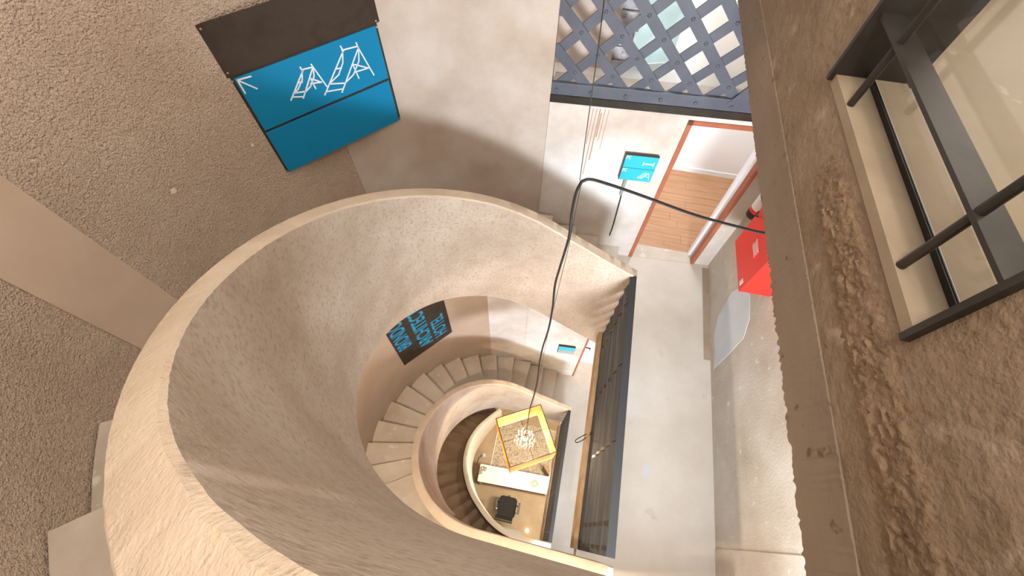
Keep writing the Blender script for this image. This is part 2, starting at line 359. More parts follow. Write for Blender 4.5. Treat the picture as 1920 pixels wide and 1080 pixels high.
box_d(XB + .102, XB + .108, WY0 + .01, WY1 - .01, -.88, SILL - .022).build('pane', 'clear_glass', wg)
box_d(XB + .112, XB + .120, WY0 + .006, WY1 - .006, SILL - .016, SILL - .004).build('glazing_bead', 'white_paint', wg)

# ------------------------------------------------------------------ stairs
def U(s, r, cx, cy, off, x0):
    L = x0 - cx; th = max(0, min(math.pi, (s - L) / r))
    if s < L: x = x0 - s
    elif s > L + math.pi * r: x = cx + (s - L - math.pi * r)
    else: x = cx - (r + off) * math.sin(th)
    return x, cy + (r + off) * math.cos(th)
def sweep(path, th, topf, botf, parent, mat, capmat, name='parapet', jitter=.0):
    """parapet: path gives inner and outer plan points; flat coping, chamfered arrises"""
    V = []; Fc = []; n = len(path)
    for i, (pi, po, s) in enumerate(path):
        a = Vector((*pi, 0)); b_ = Vector((*po, 0)); t = (b_ - a).normalized(); zt = ZC - topf(s); zb = ZC - botf(s)
        c = .010; j = random.uniform(-jitter, jitter); j2 = random.uniform(-jitter, jitter)
        for p, z in ((a, zb), (a, zt - c * 1.2 + j), (a + t * (c + j), zt + j), (b_ - t * (c + j2), zt + j2), (b_, zt - c + j2), (b_, zb)):
            V.append((p.x, p.y, z))
    for i in range(n - 1):
        for k in range(6): Fc.append((6 * i + k, 6 * i + (k + 1) % 6, 6 * i + 6 + (k + 1) % 6, 6 * i + 6 + k))
    Fc += [tuple(range(6)), tuple(range(6 * n - 1, 6 * n - 7, -1))]
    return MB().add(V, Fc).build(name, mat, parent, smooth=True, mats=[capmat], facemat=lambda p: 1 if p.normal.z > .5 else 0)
def upath(r, cx, cy, th, x0, s0, s1, n):
    return [(U(s, r, cx, cy, 0, x0), U(s, r, cx, cy, th, x0), s) for s in [s0 + (s1 - s0) * i / n for i in range(n + 1)]]

def treads(stations, parent, mat, inner, thick):
    """stations: (kind, value, depth of the tread that starts there); every tread a block of its own"""
    for i in range(len(stations) - 1):
        (k0, v0, d), (k1, v1, _) = stations[i], stations[i + 1]
        def pts(k, v, nose=0):
            if k == 'n': return inner('n', v + nose), (v + nose, yf(v) - .004)
            if k == 's': return inner('s', v - nose), (v - nose, CYO - RO + .004)
            a = v + nose * 25; x, y = outer(a); c = Vector((CXO, CYO)); q = c + (Vector((x, y)) - c) * (1 - .006)
            return inner('a', a), (q.x, q.y)
        pi0, po0 = pts(k0, v0, .018); pi1, po1 = pts(k1, v1, -.0)
        outerpts = [po0]
        if k0 == 'a' and k1 == 'a':
            for t in (.25, .5, .75): outerpts.append(pts('a', v0 + (v1 - v0) * t)[1])
        outerpts.append(po1)
        poly = [pi0] + outerpts + [pi1]
        MB().prism(poly, ZC - d - thick, ZC - d).build('tread', mat, parent)

# upper flight: landing -> up past the camera
r1, cx1, cy1, t1 = 1.137, -.107, 1.088, .100
def top1(s): s2 = min(s, 4.62); return 3.213 - .68 * s2 - .026 * s2 * (s2 - 5)
def bot1(s): return 3.213 + 1.618 - .68 * s + .002 * s * (s - 5)
f1 = thing('stair_flight', 'uppermost curving concrete stair flight with its broad parapet, nearest the camera', 'stairs', (-.2, 1.1, ZC - H1), 'stair flights around the well')
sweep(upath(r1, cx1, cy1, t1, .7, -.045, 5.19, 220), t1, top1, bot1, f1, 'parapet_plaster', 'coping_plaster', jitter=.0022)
def inner1(k, v):
    rr = r1 + t1 - .004
    if k == 'n': return (v, cy1 + rr)
    if k == 's': return (v, cy1 - rr)
    a = math.radians(v); return (cx1 - rr * math.cos(a), cy1 + rr * math.sin(a))
st = [('n', .715, 4.31), ('n', .43, 4.14), ('n', .126, 3.985), ('a', 90, 3.82), ('a', 76, 3.65), ('a', 63, 3.47), ('a', 50, 3.29), ('a', 37, 3.11), ('a', 24, 2.93),
      ('a', 11, 2.75), ('a', -2, 2.57), ('a', -15.5, 2.39), ('a', -29, 2.20), ('a', -42.5, 1.99), ('a', -56, 1.80), ('a', -69, 1.62), ('a', -82, 1.44), ('a', -90, 1.26), ('s', .12, 1.26)]
treads(st, f1, 'tread_concrete', inner1, .26)

# middle flight
r2, cx2, cy2, t2 = 1.145, -.251, 1.10, .096
def top2(s): return 8.149 - .851 * s - .062 * s * (s - 5)
def bot2(s): return max(top2(s) + .62, 8.149 + 1.021 - .851 * s - .177 * s * (s - 5))
f2 = thing('stair_flight', 'middle curving concrete stair flight with thin tan parapet, passing below the black lettered sign', 'stairs', (-.2, 1.1, ZC - H2), 'stair flights around the well')
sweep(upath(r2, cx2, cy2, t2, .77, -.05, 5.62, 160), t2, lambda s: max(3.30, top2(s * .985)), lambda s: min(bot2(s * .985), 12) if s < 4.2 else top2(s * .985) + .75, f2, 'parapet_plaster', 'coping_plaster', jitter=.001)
def inner2(k, v):
    rr = r2 + t2 - .004
    if k == 'n': return (v, cy2 + rr)
    if k == 's': return (v, cy2 - rr)
    a = math.radians(v); return (cx2 - rr * math.cos(a), cy2 + rr * math.sin(a))
st = [('n', .45, 9.2), ('n', .13, 9.0)]
a = 90.3
while a > -85: st.append(('a', a, 7.05 + .0194 * a)); a -= 10.05
st += [('a', -90, 5.28), ('s', .03, 5.08), ('s', .25, 4.88), ('s', .46, 4.68), ('s', .665, 4.48)]
treads(st, f2, 'tread_concrete', inner2, .24)

# lowest flight: starts further north on the ground floor
def catmull(P, m):
    out = []; P = [Vector(p) for p in P]; Q = [P[0] * 2 - P[1]] + P + [P[-1] * 2 - P[-2]]
    for i in range(1, len(Q) - 2):
        for k in range(m):
            t = k / m; a_, b_, c_, d_ = Q[i - 1], Q[i], Q[i + 1], Q[i + 2]
            out.append(.5 * ((2 * b_) + (c_ - a_) * t + (2 * a_ - 5 * b_ + 4 * c_ - d_) * t * t + (3 * b_ - a_ - 3 * c_ + d_) * t ** 3))
    return out + [P[-1]]
r3 = [(-.86, 3.02, 12.35), (-1.10, 2.62, 12.0), (-1.29, 2.22, 11.63), (-1.385, 1.80, 11.3), (-1.366, 1.406, 10.97), (-1.268, 1.071, 10.63), (-1.105, .778, 10.3), (-.908, .519, 9.97),
      (-.651, .290, 9.63), (-.359, .083, 9.3), (-.057, -.045, 8.97), (.252, -.10, 8.63), (.525, -.11, 8.3), (.80, -.11, 8.15)]
pp = catmull(r3, 8)
f3 = thing('stair_flight', 'lowest dark stair flight with slim white parapet, curling around the reception desk', 'stairs', (-1.0, 1.1, 0), 'stair flights around the well')
path3 = []; norms = []
for i, p in enumerate(pp):
    t = (pp[min(i + 1, len(pp) - 1)] - pp[max(i - 1, 0)]); nn = Vector((-t.y, t.x)).normalized()     # towards the well
    norms.append(nn); path3.append(((p.x + nn.x * .10, p.y + nn.y * .10), (p.x, p.y), i))
sweep(path3, .1, lambda i: pp[i].z, lambda i: min(G, pp[i].z + 1.75), f3, 'pale_parapet', 'pale_parapet')
# black stringer line outside
V = []
mb = MB()
mb.tube([Vector((p.x - q.x * .012, p.y - q.y * .012, ZC - p.z - .16)) for p, q in zip(pp, norms)], .03, 6); mb.build('stringer', 'black_steel', f3)
acc = 0; stn = [0]; last = 0
LN = [0]
for i in range(1, len(pp)): LN.append(LN[-1] + (pp[i].xy - pp[i - 1].xy).length)
NT = 20
def at3(s):
    for i in range(1, len(pp)):
        if LN[i] >= s:
            f = (s - LN[i - 1]) / max(1e-6, LN[i] - LN[i - 1]); return pp[i - 1].lerp(pp[i], f), norms[i - 1].lerp(norms[i], f)
    return pp[-1], norms[-1]
for k in range(NT):
    P0, n0 = at3(LN[-1] * k / NT); P1, n1 = at3(LN[-1] * (k + 1) / NT)
    def out3(Pq, nq):
        q = Vector((Pq.x - nq.x * 1.15, Pq.y - nq.y * 1.15)); c = Vector((CXO, CYO)); d = q - c
        if d.length > RO - .02: q = c + d * ((RO - .02) / d.length)
        return (q.x, q.y)
    d = G - .195 * (k + 1)
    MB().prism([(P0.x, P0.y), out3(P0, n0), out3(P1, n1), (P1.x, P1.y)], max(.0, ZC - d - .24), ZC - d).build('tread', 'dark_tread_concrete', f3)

# added lamps, hidden under the upper flight, to brighten the middle treads
for k, (a, dep, pw, lab) in enumerate(((22, 3.22, 13, 'added round white lamp hidden under the upper stair flight, over the lettered sign'), (-62, 2.06, 95, 'added round white lamp hidden under the upper stair flight, over the wide treads'))):
    q = Vector(outer(a)); c = Vector((CXO, CYO)); q = c + (q - c) * .76
    t = thing('added_soffit_lamp', lab, 'lamp', D(q.x, q.y, dep + .05))
    MB().lathe(D(q.x, q.y, dep + .05), [(.10, 0), (.12, .01), (.12, .05)], 24).build('housing', 'white_paint', t)
    MB().lathe(D(q.x, q.y, dep + .055), [(.085, 0), (.09, .006)], 24).build('diffuser', 'ceiling_diffuser', t)
    area_light('added_soffit_light', D(q.x, q.y, dep + .07), D(q.x, q.y, 12), .16, .16, pw, (1, .83, .64))
# ------------------------------------------------------------------ railings of the landings
def railing(x, ytop, y0, H, dtop, label, seams):
    t = thing('landing_railing', label, 'railing', (x, 1.1, ZC - H), 'steel railings of the landings')
    h = H - dtop
    MB().box(x - .028, x + .034, y0, ytop, ZC - dtop - .012, ZC - dtop).build('top_rail', 'rail_top', t, bevel=.003)
    nb = 6
    for k in range(nb):
        zt = ZC - dtop - .03 - k * (h - .02) / nb; hb = (h - .02) / nb
        c = Vector((x - .004, (y0 + ytop) / 2, zt - hb / 2)); tilt = .16
        ez = Vector((math.sin(tilt), 0, math.cos(tilt))); ex = Vector((math.cos(tilt), 0, -math.sin(tilt)))
        MB().obox(c, ex, (0, 1, 0), ez, .004, (ytop - y0) / 2, hb * .50).build('steel_slat', 'rail_steel', t)
        for ys in seams:
            MB().obox(c + Vector((-.006, ys - (y0 + ytop) / 2, -hb * .05)), ex, (0, 1, 0), ez, .008, .012, hb * .22).build('slot_clip', 'black_steel', t)
    for ys in seams:
        MB().box(x + .018, x + .034, ys - .02, ys + .02, ZC - H, ZC - dtop - .012).build('post', 'rail_steel', t)
    return t
ra = railing(.706, 2.24, .0, H1, 3.22, 'dark steel slatted railing along the grey landing floor', (.045, .20, .78, 1.42, 2.02))
rb = railing(.775, 2.25, .0, H2, 8.15, 'dark steel slatted railing one storey down, below the hanging lamp', (.15, .80, 1.5, 2.1))
# loop of wire hanging out of the railing
lp = [D(.69, 1.06, 4.44), D(.63, 1.03, 4.50), D(.57, .99, 4.55), D(.545, .965, 4.57), D(.555, .945, 4.57), D(.60, .965, 4.54), D(.65, 1.01, 4.48), D(.69, 1.05, 4.43)]
tag(MB().tube(catmull(lp, 4), .005, 6).build('wire_loop', 'black_rubber'), 'small loop of black wire sticking out of the slatted railing', 'wire')

# ------------------------------------------------------------------ riveted lattice girder
gy = lambda x: yf(x) + .035
ga = math.atan(.08); ex = Vector((math.cos(ga), math.sin(ga), 0)); ny = Vector((math.sin(ga), -math.cos(ga), 0))   # along, towards the well
g = thing('lattice_girder', 'blue-grey riveted steel lattice girder across the opening above the door', 'girder', (.6, yf(.6), ZC - GD1))
X0, X1, Dt, Db = -.36, 1.80, -.10, 2.20
def lat(u, d, off): return Vector((u, gy(u), ZC - d)) + ny * off
NU, ND, PU, PD = -.165, 2.053, .1565, .161
for sgn in (1, -1):
    off = .020 if sgn == 1 else .006
    for k in range(-14, 30):
        # line through node (NU+2k*PU.., ND) with slope sgn*PD/PU
        u0 = NU + k * 2 * PU; pts = []
        tlo = max((X0 - u0) / PU, -99); thi = (X1 - u0) / PU
        if sgn == 1: tlo = max(tlo, (Dt - ND) / PD); thi = min(thi, (Db - ND) / PD)
        else: tlo = max(tlo, (ND - Db) / PD); thi = min(thi, (ND - Dt) / PD)
        if thi - tlo < .6: continue
        A_ = lat(u0 + tlo * PU, ND + sgn * tlo * PD, off); B_ = lat(u0 + thi * PU, ND + sgn * thi * PD, off)
        d_ = (B_ - A_).normalized(); side = d_.cross(ny).normalized()
        MB().obox((A_ + B_) / 2, d_, side, ny, (B_ - A_).length / 2, .041, .006).build('lattice_bar', 'lattice_steel', g)
dome = None
def rivet(p, r=.0155):
    global dome
    if dome is None:
        mbd = MB().lathe((0, 0, 0), [(r, 0), (r * .85, r * .4), (r * .45, r * .68), (.0005, r * .75)], 10, ny)
        o = mbd.build('rivet', 'lattice_steel', g, smooth=True); dome = o
        me = o.data
        for v in me.vertices: v.co += wloc(g)
    else:
        o = bpy.data.objects.new('rivet', dome.data); COL.objects.link(o); o.parent = g
    o.location = p - wloc(g)
for i in range(0, 15):
    for j in range(0, 13):
        if (i + j) % 2: continue
        u, d_ = NU + i * PU, ND - j * PD
        if X0 < u < X1 - .05 and d_ > 0.2: rivet(lat(u, d_, .026))
for i in range(7): rivet(lat(-.30 + i * .295, 2.205, .052), .014)
MB().obox(lat(.72, 2.198, .028), ex, ny, (0, 0, 1), 1.085, .018, .055).build('bottom_angle', 'lattice_steel', g, bevel=.003)
MB().obox(lat(.72, 2.292, .022), ex, ny, (0, 0, 1), 1.085, .028, .036).build('bottom_flange', 'black_steel', g)
A_ = lat(1.17, 2.22, .04); B_ = lat(1.75, 1.30, .04); d_ = (B_ - A_).normalized()
MB().obox((A_ + B_) / 2, d_, d_.cross(ny).normalized(), ny, (B_ - A_).length / 2, .055, .01).build('brace_plate', 'lattice_steel', g)

# room behind the girder
struct(MB().box(-1.2, 2.6, yf(0) + .15, 6.2, ZC - 2.36, ZC - 2.26).build('floor_gallery', 'white_gloss'), 'bright floor behind the lattice girder')
struct(MB().box(-1.2, 2.6, 6.1, 6.2, ZC - 2.26, ZC - TOP).build('wall_gallery_back', 'white_paint'))
struct(MB().box(-.75, .12, 3.80, 3.92, ZC - 2.26, ZC - TOP).build('wall_gallery_left', 'beige_wall'))
V = []; Fc = []
mb = MB(); zz = 2.26
while zz > -.2:
    hb = random.uniform(.06, .13); mb.box(.11, .27 + random.uniform(-.03, .05), 3.82 + random.uniform(-.02, .02), 3.95, ZC - zz, ZC - zz + hb * .92); zz -= hb
tag(mb.build('broken_wall_edge', 'broken_masonry'), 'ragged grey masonry edge seen through the lattice girder', 'masonry')
tag(MB().obox(D(.47, 3.98, 1.1), (1, .35, 0), (-.35, 1, 0), (0, 0, 1), .20, .006, 1.15).build('glass_screen', 'glass_green'), 'greenish glass screen behind the lattice girder', 'glass')
struct(MB().box(-1.2, 2.6, 3.75, 6.2, ZC - TOP - .1, ZC - TOP).build('ceiling_gallery', 'white_paint'))
area_light('added_gallery_light', (1.0, 4.9, ZC - TOP - .15), (1.0, 4.9, 0), 1.6, 1.2, 105, (1, .97, .93))  # added without a fixture, to brighten the room behind the girder

# ------------------------------------------------------------------ doors
def frame(name, x0, x1, dt, H, mat, wd=.045, label=None):
    mb = MB()
    def seg(a0, a1, t, b_): mb.prism([(a0, yf(a0) - .012), (a1, yf(a1) - .012), (a1, yf(a1) + .07), (a0, yf(a0) + .07)], ZC - b_, ZC - t)
    seg(x0, x0 + wd, dt, H); seg(x1 - wd, x1, dt, H); seg(x0, x1, dt, dt + wd)
    return struct(mb.build(name, mat), label)
d1 = frame('door_1', D1X0 - .01, D1X1 + .01, D1T - .01, H1, 'frame_orange', label='doorway with rust-orange frame at the landing')
MB().box(1.665, 1.70, 3.60, 3.66, ZC - H1 + .004, ZC - D1T - .02).build('door_stop', 'white_gloss', d1, bevel=.004)
MB().prism([(.9, yf(.9)), (1.72, yf(1.72)), (1.72, 3.64), (.9, 3.64)], ZC - H1 - .02, ZC - H1 + .004).build('threshold', 'tread_concrete', d1)
fr_ = struct(MB().box(.3, 3.0, 3.60, 5.3, ZC - H1 - .15, ZC - H1 - .02).build('floor_room', 'tread_concrete'), 'wooden floor of the room behind the orange door frame')
k = 0; y = 3.645
while y < 5.2:
    xs = [.3, 1.35 + .3 * math.sin(k * 2.3), 3.0]
    for i in range(2): MB().box(xs[i] + .0015, xs[i + 1] - .0015, y + .0012, y + .128, ZC - H1 - .02, ZC - H1 + .002).build('plank', 'wood_plank', fr_)
    y += .13; k += 1
struct(MB().box(.2, 3.1, 5.2, 5.3, ZC - H1, ZC - 2.3).build('wall_room_back', 'white_paint'))
struct(MB().box(.2, .3, 3.6, 5.3, ZC - H1, ZC - 2.3).build('wall_room_left', 'white_paint'))
struct(MB().box(2.9, 3.0, 3.6, 5.3, ZC - H1, ZC - 2.3).build('wall_room_right', 'white_paint'))
struct(MB().box(.3, 2.9, 5.185, 5.2, ZC - H1, ZC - H1 + .08).build('baseboard_room', 'white_gloss'))
area_light('added_door_room_light', (1.3, 4.7, ZC - 2.45), (1.5, 4.6, 0), .6, .6, 26, (1, .98, .96))  # added out of view, to light the room behind the door

d2 = frame('door_2', D2X0, D2X1, D2T, H2, 'frame_orange', .035, 'doorway with thin red frame one storey down')
MB().box(.86, 1.66, 3.80, 3.84, ZC - H2, ZC - D2T - .02).build('door_leaf', 'white_gloss', d2)
MB().box(.925, 1.075, 3.775, 3.80, ZC - 8.58, ZC - 8.50).build('lock_plate', 'black_rubber', d2)
MB().box(.955, 1.05, 3.77, 3.78, ZC - 8.565, ZC - 8.515).build('plate_face', 'white_paint', d2)
struct(MB().box(.6, 2.0, 3.5, 3.84, ZC - H2 - .1, ZC - H2 - .003).build('floor_recess', 'landing_concrete'))
area_light('added_recess_light', (1.25, 3.70, ZC - 7.3), (1.25, 3.78, 0), .5, .12, 9, (1, 1, 1))  # added at the head of the recess, to light the white door

# ------------------------------------------------------------------ signs
def strokes(mbx, origin, eu, ez, nrm, lines, wd, th=.0012):
    for L in lines:
        P_ = [origin + eu * u + ez * v for u, v in L]
        for a_, b_ in zip(P_, P_[1:]):
            d_ = (b_ - a_); l = d_.length; d_ = d_ / l
            mbx.obox((a_ + b_) / 2 + nrm * th, d_, nrm.cross(d_), nrm, l / 2 + wd * .35, wd / 2, th)
A_ = Vector((-2.206, 2.013, 0)); E_ = Vector((.617, .787, 0)).normalized(); NI = Vector((E_.y, -E_.x, 0))     # along the sign, into the well
UP = Vector((0, 0, 1))
def sp(u, d, off): return A_ + E_ * u + NI * off + UP * (ZC - d)
def panel(u0, u1, d0, d1, o0, o1): 
    return MB().obox(sp((u0 + u1) / 2, (d0 + d1) / 2, (o0 + o1) / 2), E_, NI, UP, (u1 - u0) / 2, (o1 - o0) / 2, (d1 - d0) / 2)
sg = thing('wall_sign', 'large bright blue wall sign with white deck chair drawings under a dark steel plate', 'sign', sp(.5, 2.36, 0), 'blue direction signs')
panel(-.028, 1.022, 1.562, 2.362, -.012, .004).build('back_plate', 'raw_steel', sg)
panel(-.028, 1.045, 1.262, 1.572, .0, .010).build('steel_plate', 'raw_steel', sg)
panel(.004, 1.005, 1.588, 1.975, .002, .012).build('blue_panel', 'sign_blue', sg, bevel=.001)
panel(.002, 1.000, 1.996, 2.362, .002, .012).build('blue_panel', 'sign_blue', sg, bevel=.001)
for u, d_ in ((-.012, 1.285), (1.02, 1.56), (-.010, 1.545), (-.012, 1.60), (1.014, 1.60), (-.012, 2.345), (1.012, 2.345)):
    MB().lathe(sp(u, d_, .008), [(.007, 0), (.006, .004), (.001, .006)], 8, NI).build('screw', 'socket_metal', sg)
LS = [[(.018, 1.60), (.018, 1.69)], [(.018, 1.60), (.100, 1.607)], [(.018, 1.60), (.096, 1.69)],
 [(0.408, 1.663), (0.41, 1.699)], [(0.411, 1.682), (0.483, 1.691)], [(0.483, 1.671), (0.527, 1.852)], [(0.486, 1.693), (0.34, 1.865)], [(0.419, 1.685), (0.257, 1.845)], [(0.41, 1.688), (0.386, 1.744), (0.334, 1.792), (0.3, 1.807)], [(0.3, 1.807), (0.374, 1.827)], [(0.274, 1.827), (0.348, 1.856)], [(0.486, 1.699), (0.47, 1.753), (0.419, 1.808), (0.368, 1.832)], [(0.442, 1.757), (0.503, 1.809), (0.429, 1.789)], [(0.442, 1.757), (0.447, 1.835)], [(0.357, 1.754), (0.381, 1.758)],
 [(0.718, 1.63), (0.727, 1.668)], [(0.717, 1.658), (0.837, 1.671)], [(0.833, 1.646), (0.838, 1.689)], [(0.837, 1.682), (0.894, 1.908)], [(0.83, 1.692), (0.616, 1.935)], [(0.724, 1.667), (0.49, 1.903)], [(0.721, 1.666), (0.695, 1.74), (0.638, 1.806), (0.549, 1.841)], [(0.549, 1.841), (0.661, 1.88)], [(0.517, 1.887), (0.628, 1.913)], [(0.838, 1.689), (0.812, 1.771), (0.742, 1.846), (0.661, 1.88)], [(0.639, 1.762), (0.673, 1.769)], [(0.758, 1.771), (0.869, 1.843), (0.761, 1.833)], [(0.761, 1.774), (0.773, 1.887)]]
for nm, a_, b_ in (('arrow', 0, 3), ('deck_chair_drawing', 3, 15), ('deck_chair_drawing', 15, 99)):
    mb = MB(); strokes(mb, A_ + NI * .012 + UP * ZC, E_, -UP, NI, LS[a_:b_], .009); mb.build(nm, 'sign_white', sg)

# black lettered sign, one storey down on the same wall
sb = thing('wall_sign', 'black wall sign with three upright lines of blue capital letters', 'sign', sp(.45, 6.76, 0))
panel(-.085, .975, 5.05, 6.74, .0, .012).build('back_plate', 'raw_steel', sb)
def text_mesh(txt):
    cu = bpy.data.curves.new('t', 'FONT'); cu.body = txt; cu.space_character = 1.0; cu.extrude = .0; cu.offset = .022
    o = bpy.data.objects.new('t', cu); COL.objects.link(o); dg = bpy.context.evaluated_depsgraph_get()
    me = bpy.data.meshes.new_from_object(o.evaluated_get(dg)); V_ = [v.co.copy() for v in me.vertices]; F_ = [tuple(p.vertices) for p in me.polygons]
    bpy.data.objects.remove(o); bpy.data.curves.remove(cu); bpy.data.meshes.remove(me)
    x0 = min(v.x for v in V_); x1 = max(v.x for v in V_); y0 = min(v.y for v in V_); y1 = max(v.y for v in V_)
    return [((v.x - x0) / (x1 - x0), (v.y - y0) / (y1 - y0)) for v in V_], F_
for txt, ul, ur, ds, ln in (('BRONDO', .018, .262, 6.205, .86), ('ARCHITECT', .360, .606, 6.57, 1.27), ('HOTEL', .652, .892, 6.565, .69)):
    T, F_ = text_mesh(txt)
    MB().add([sp(ur - ty * (ur - ul), ds - tx * ln, .0135) for tx, ty in T], F_).build('lettering', 'lettering_blue', sb)

# small sign beside the door
def back_sign(name, label, x0, x1, d0, d1, lower, grp):
    y_ = lambda x: yf(x) - .035
    s_ = thing(name, label, 'sign', (x0, y_(x0), ZC - d1), grp)
    eu = Vector((1, .08, 0)).normalized(); nn = Vector((eu.y, -eu.x, 0))
    def pn(a0, a1, b0, b1, o, t): return MB().obox(Vector(((a0 + a1) / 2, y_((a0 + a1) / 2), ZC - (b0 + b1) / 2)) + nn * o, eu, nn, UP, (a1 - a0) / 2, t, (b1 - b0) / 2)
    pn(x0, x1, d0, d1, 0, .012).build('back_plate', 'black_steel', s_)
    md = (d0 + d1) / 2
    pn(x0 + .008, x1 - .002, d0 + .008, md - .003, .012, .002).build('blue_panel', 'sign_cyan', s_)
    pn(x0 + .008, x1 - .002, md + .003, d1 - .002, .012, .002).build('blue_panel', lower, s_)
    pn(x0 + .12, x1 - .12, d0 + .08, d1 - .08, -.025, .016).build('bracket', 'grey_conduit', s_)
    return s_, Vector((x0, y_(x0), ZC - d0)) + nn * .014, eu, nn
s2, o2, eu, nn = back_sign('wall_sign', 'small cyan sign with two panels on the pale wall left of the orange door', .444, .770, 2.785, 3.115, 'sign_cyan', 'blue direction signs')
def draw(nm, lines, wd):
    mb = MB(); strokes(mb, o2, eu, -UP, nn, lines, wd); mb.build(nm, 'sign_white', s2)
for b in (.018, .182): draw('arrow', [[(.018, b), (.018, b + .035)], [(.018, b), (.058, b)], [(.018, b), (.055, b + .035)]], .006)
draw('bench_drawing', [[(.195, .075), (.195, .115)], [(.195, .092), (.295, .092)], [(.205, .098), (.295, .098)], [(.295, .070), (.295, .115)]], .008)
draw('deck_chair_drawing', [[(.24, .21), (.185, .285)], [(.285, .215), (.225, .29)], [(.285, .215), (.305, .295)], [(.24, .212), (.285, .215)], [(.185, .28), (.23, .285)], [(.255, .255), (.30, .265)], [(.265, .213), (.205, .287)]], .006)
back_sign('wall_sign', 'tiny cyan sign above the lower stairs beside the white door', .34, .675, 7.66, 8.0, 'sign_grey', 'blue direction signs')

# conduit below the small sign
cp = [D(.53, yf(.53) - .012, 3.12), D(.535, yf(.53) - .012, 3.25), D(.545, yf(.54) - .012, 3.45), D(.56, yf(.55) - .012, 3.75), D(.568, yf(.56) - .012, 3.92), D(.566, yf(.56) - .012, 4.09)]
cd = thing('wall_cable', 'black cable running down the wall from the small cyan sign', 'cable', D(.56, yf(.56), 4.1))
MB().tube(catmull(cp, 5), .0065, 8).build('cable', 'black_rubber', cd, smooth=True)
MB().box(.515, .545, yf(.53) - .03, yf(.53), ZC - 3.36, ZC - 3.08).build('conduit', 'grey_conduit', cd)
# ------------------------------------------------------------------ red hose cabinet and extinguisher on the right wall
rc = thing('fire_cabinet', 'red metal fire cabinet hung on the concrete landing wall', 'cabinet', D(1.80, 2.57, 3.22))
box_d(1.672, XR - .002, 2.285, 2.865, 2.47, 3.22).build('body', 'red_paint', rc, bevel=.006)
dr = box_d(1.655, 1.672, 2.282, 2.868, 2.465, 3.222).build('door', 'red_paint', rc, bevel=.003)
box_d(1.653, 1.656, 2.445, 2.615, 2.835, 2.935).build('label_plate', 'red_paint', dr)
mb = MB()
for i in range(5): mb.box(1.651, 1.6535, 2.455 + .01 * (i % 2), 2.605 - .012 * (i % 3), ZC - 2.850 - i * .018, ZC - 2.842 - i * .018)
mb.build('label_print', 'label_white', dr)
box_d(1.651, 1.6555, 2.33, 2.37, 3.13, 3.19).build('sticker', 'label_white', dr)
MB().tube([D(1.655, 2.82, 2.80), D(1.63, 2.82, 2.80), D(1.63, 2.82, 2.74)], .008, 8).build('latch', 'black_rubber', dr)
fe = thing('fire_extinguisher', 'red fire extinguisher with black base hanging beyond the red cabinet', 'extinguisher', D(1.835, 3.22, 3.20))
MB().lathe(D(1.835, 3.22, 3.20), [(.062, 0), (.07, .01), (.07, .07), (.066, .075)], 20).build('base_cap', 'black_rubber', fe, smooth=True)
MB().lathe(D(1.835, 3.22, 3.125), [(.066, 0), (.066, .38), (.055, .43), (.03, .46), (.025, .48)], 20).build('cylinder', 'red_paint', fe, smooth=True)
MB().lathe(D(1.835, 3.22, 3.08), [(.0672, 0), (.0672, .16)], 20).build('label_band', 'white_paint', fe, smooth=True)
MB().box(1.80, 1.87, 3.20, 3.24, ZC - 2.645, ZC - 2.58).build('valve', 'black_rubber', fe)
MB().box(1.88, XR, 3.20, 3.24, ZC - 2.85, ZC - 2.80).build('bracket', 'black_steel', fe)

# ------------------------------------------------------------------ cables and pendant lamp
LX, LY, LD = .027, 1.19, 6.0
pc = thing('power_cable', 'thick black cable slung across the well and down to the hanging lamp', 'cable', D(.024, 1.19, 1.146))
pts = [D(1.30, 1.40, 1.425), D(1.0, 1.365, 1.43), D(.866, 1.347, 1.428), D(.71, 1.30, 1.367), D(.507, 1.26, 1.30), D(.263, 1.222, 1.205), D(.128, 1.20, 1.155), D(.060, 1.19, 1.137), D(.030, 1.185, 1.150)]
MB().tube(catmull(pts, 8), .0062, 8).build('slung_run', 'black_rubber', pc, smooth=True)
pts = [D(.030, 1.185, 1.150), D(.018, 1.187, 1.22)]
for i, d_ in enumerate((1.35, 1.5, 1.75, 1.95, 2.2, 2.5, 2.85, 3.2, 3.6, 4.1, 4.6, 5.2, 5.75)):
    pts.append(D(.018 + .010 * math.sin(i * 1.7) * (1 - .3 * i / 13), 1.188 + .006 * math.cos(i * 2.1), d_))
pts.append(D(LX, LY, LD - .02))
MB().tube(catmull(pts, 6), .0062, 8).build('hanging_run', 'black_rubber', pc, smooth=True)
sw = thing('suspension_wire', 'thin dark wire rising from the bend of the black cable', 'wire', D(.02, 1.19, 1.15))
MB().tube([D(.022, 1.19, 1.15), D(.005, 1.19, .835), D(-.004, 1.19, .66), D(-.013, 1.19, .53), D(-.05, 1.20, -1.5)], .0017, 6).build('wire', 'wire_steel', sw)
MB().tube([D(.030, 1.195, 1.15), D(.036, 1.192, 1.6), D(.026, 1.195, 2.4), D(.034, 1.192, 3.6), D(.022, 1.195, 5.0), D(LX, LY, LD)], .0016, 6).build('wire', 'wire_steel', sw)
pl = thing('pendant_lamp', 'large square amber pendant lamp shade glowing with glass drops inside', 'lamp', D(LX, LY, LD + .60))
th_ = math.atan2(.33, .579); a1_ = Vector((math.cos(th_), math.sin(th_), 0)); a2_ = Vector((-a1_.y, a1_.x, 0)); hs = .335; hh = .60
cc = D(LX, LY, LD + hh / 2)
for ax, ay in ((a1_, a2_), (a2_, -a1_), (-a1_, -a2_), (-a2_, a1_)):
    MB().obox(cc + ax * hs, ax, ay, UP, .004, hs, hh / 2).build('shade_panel', 'lamp_shade', pl)
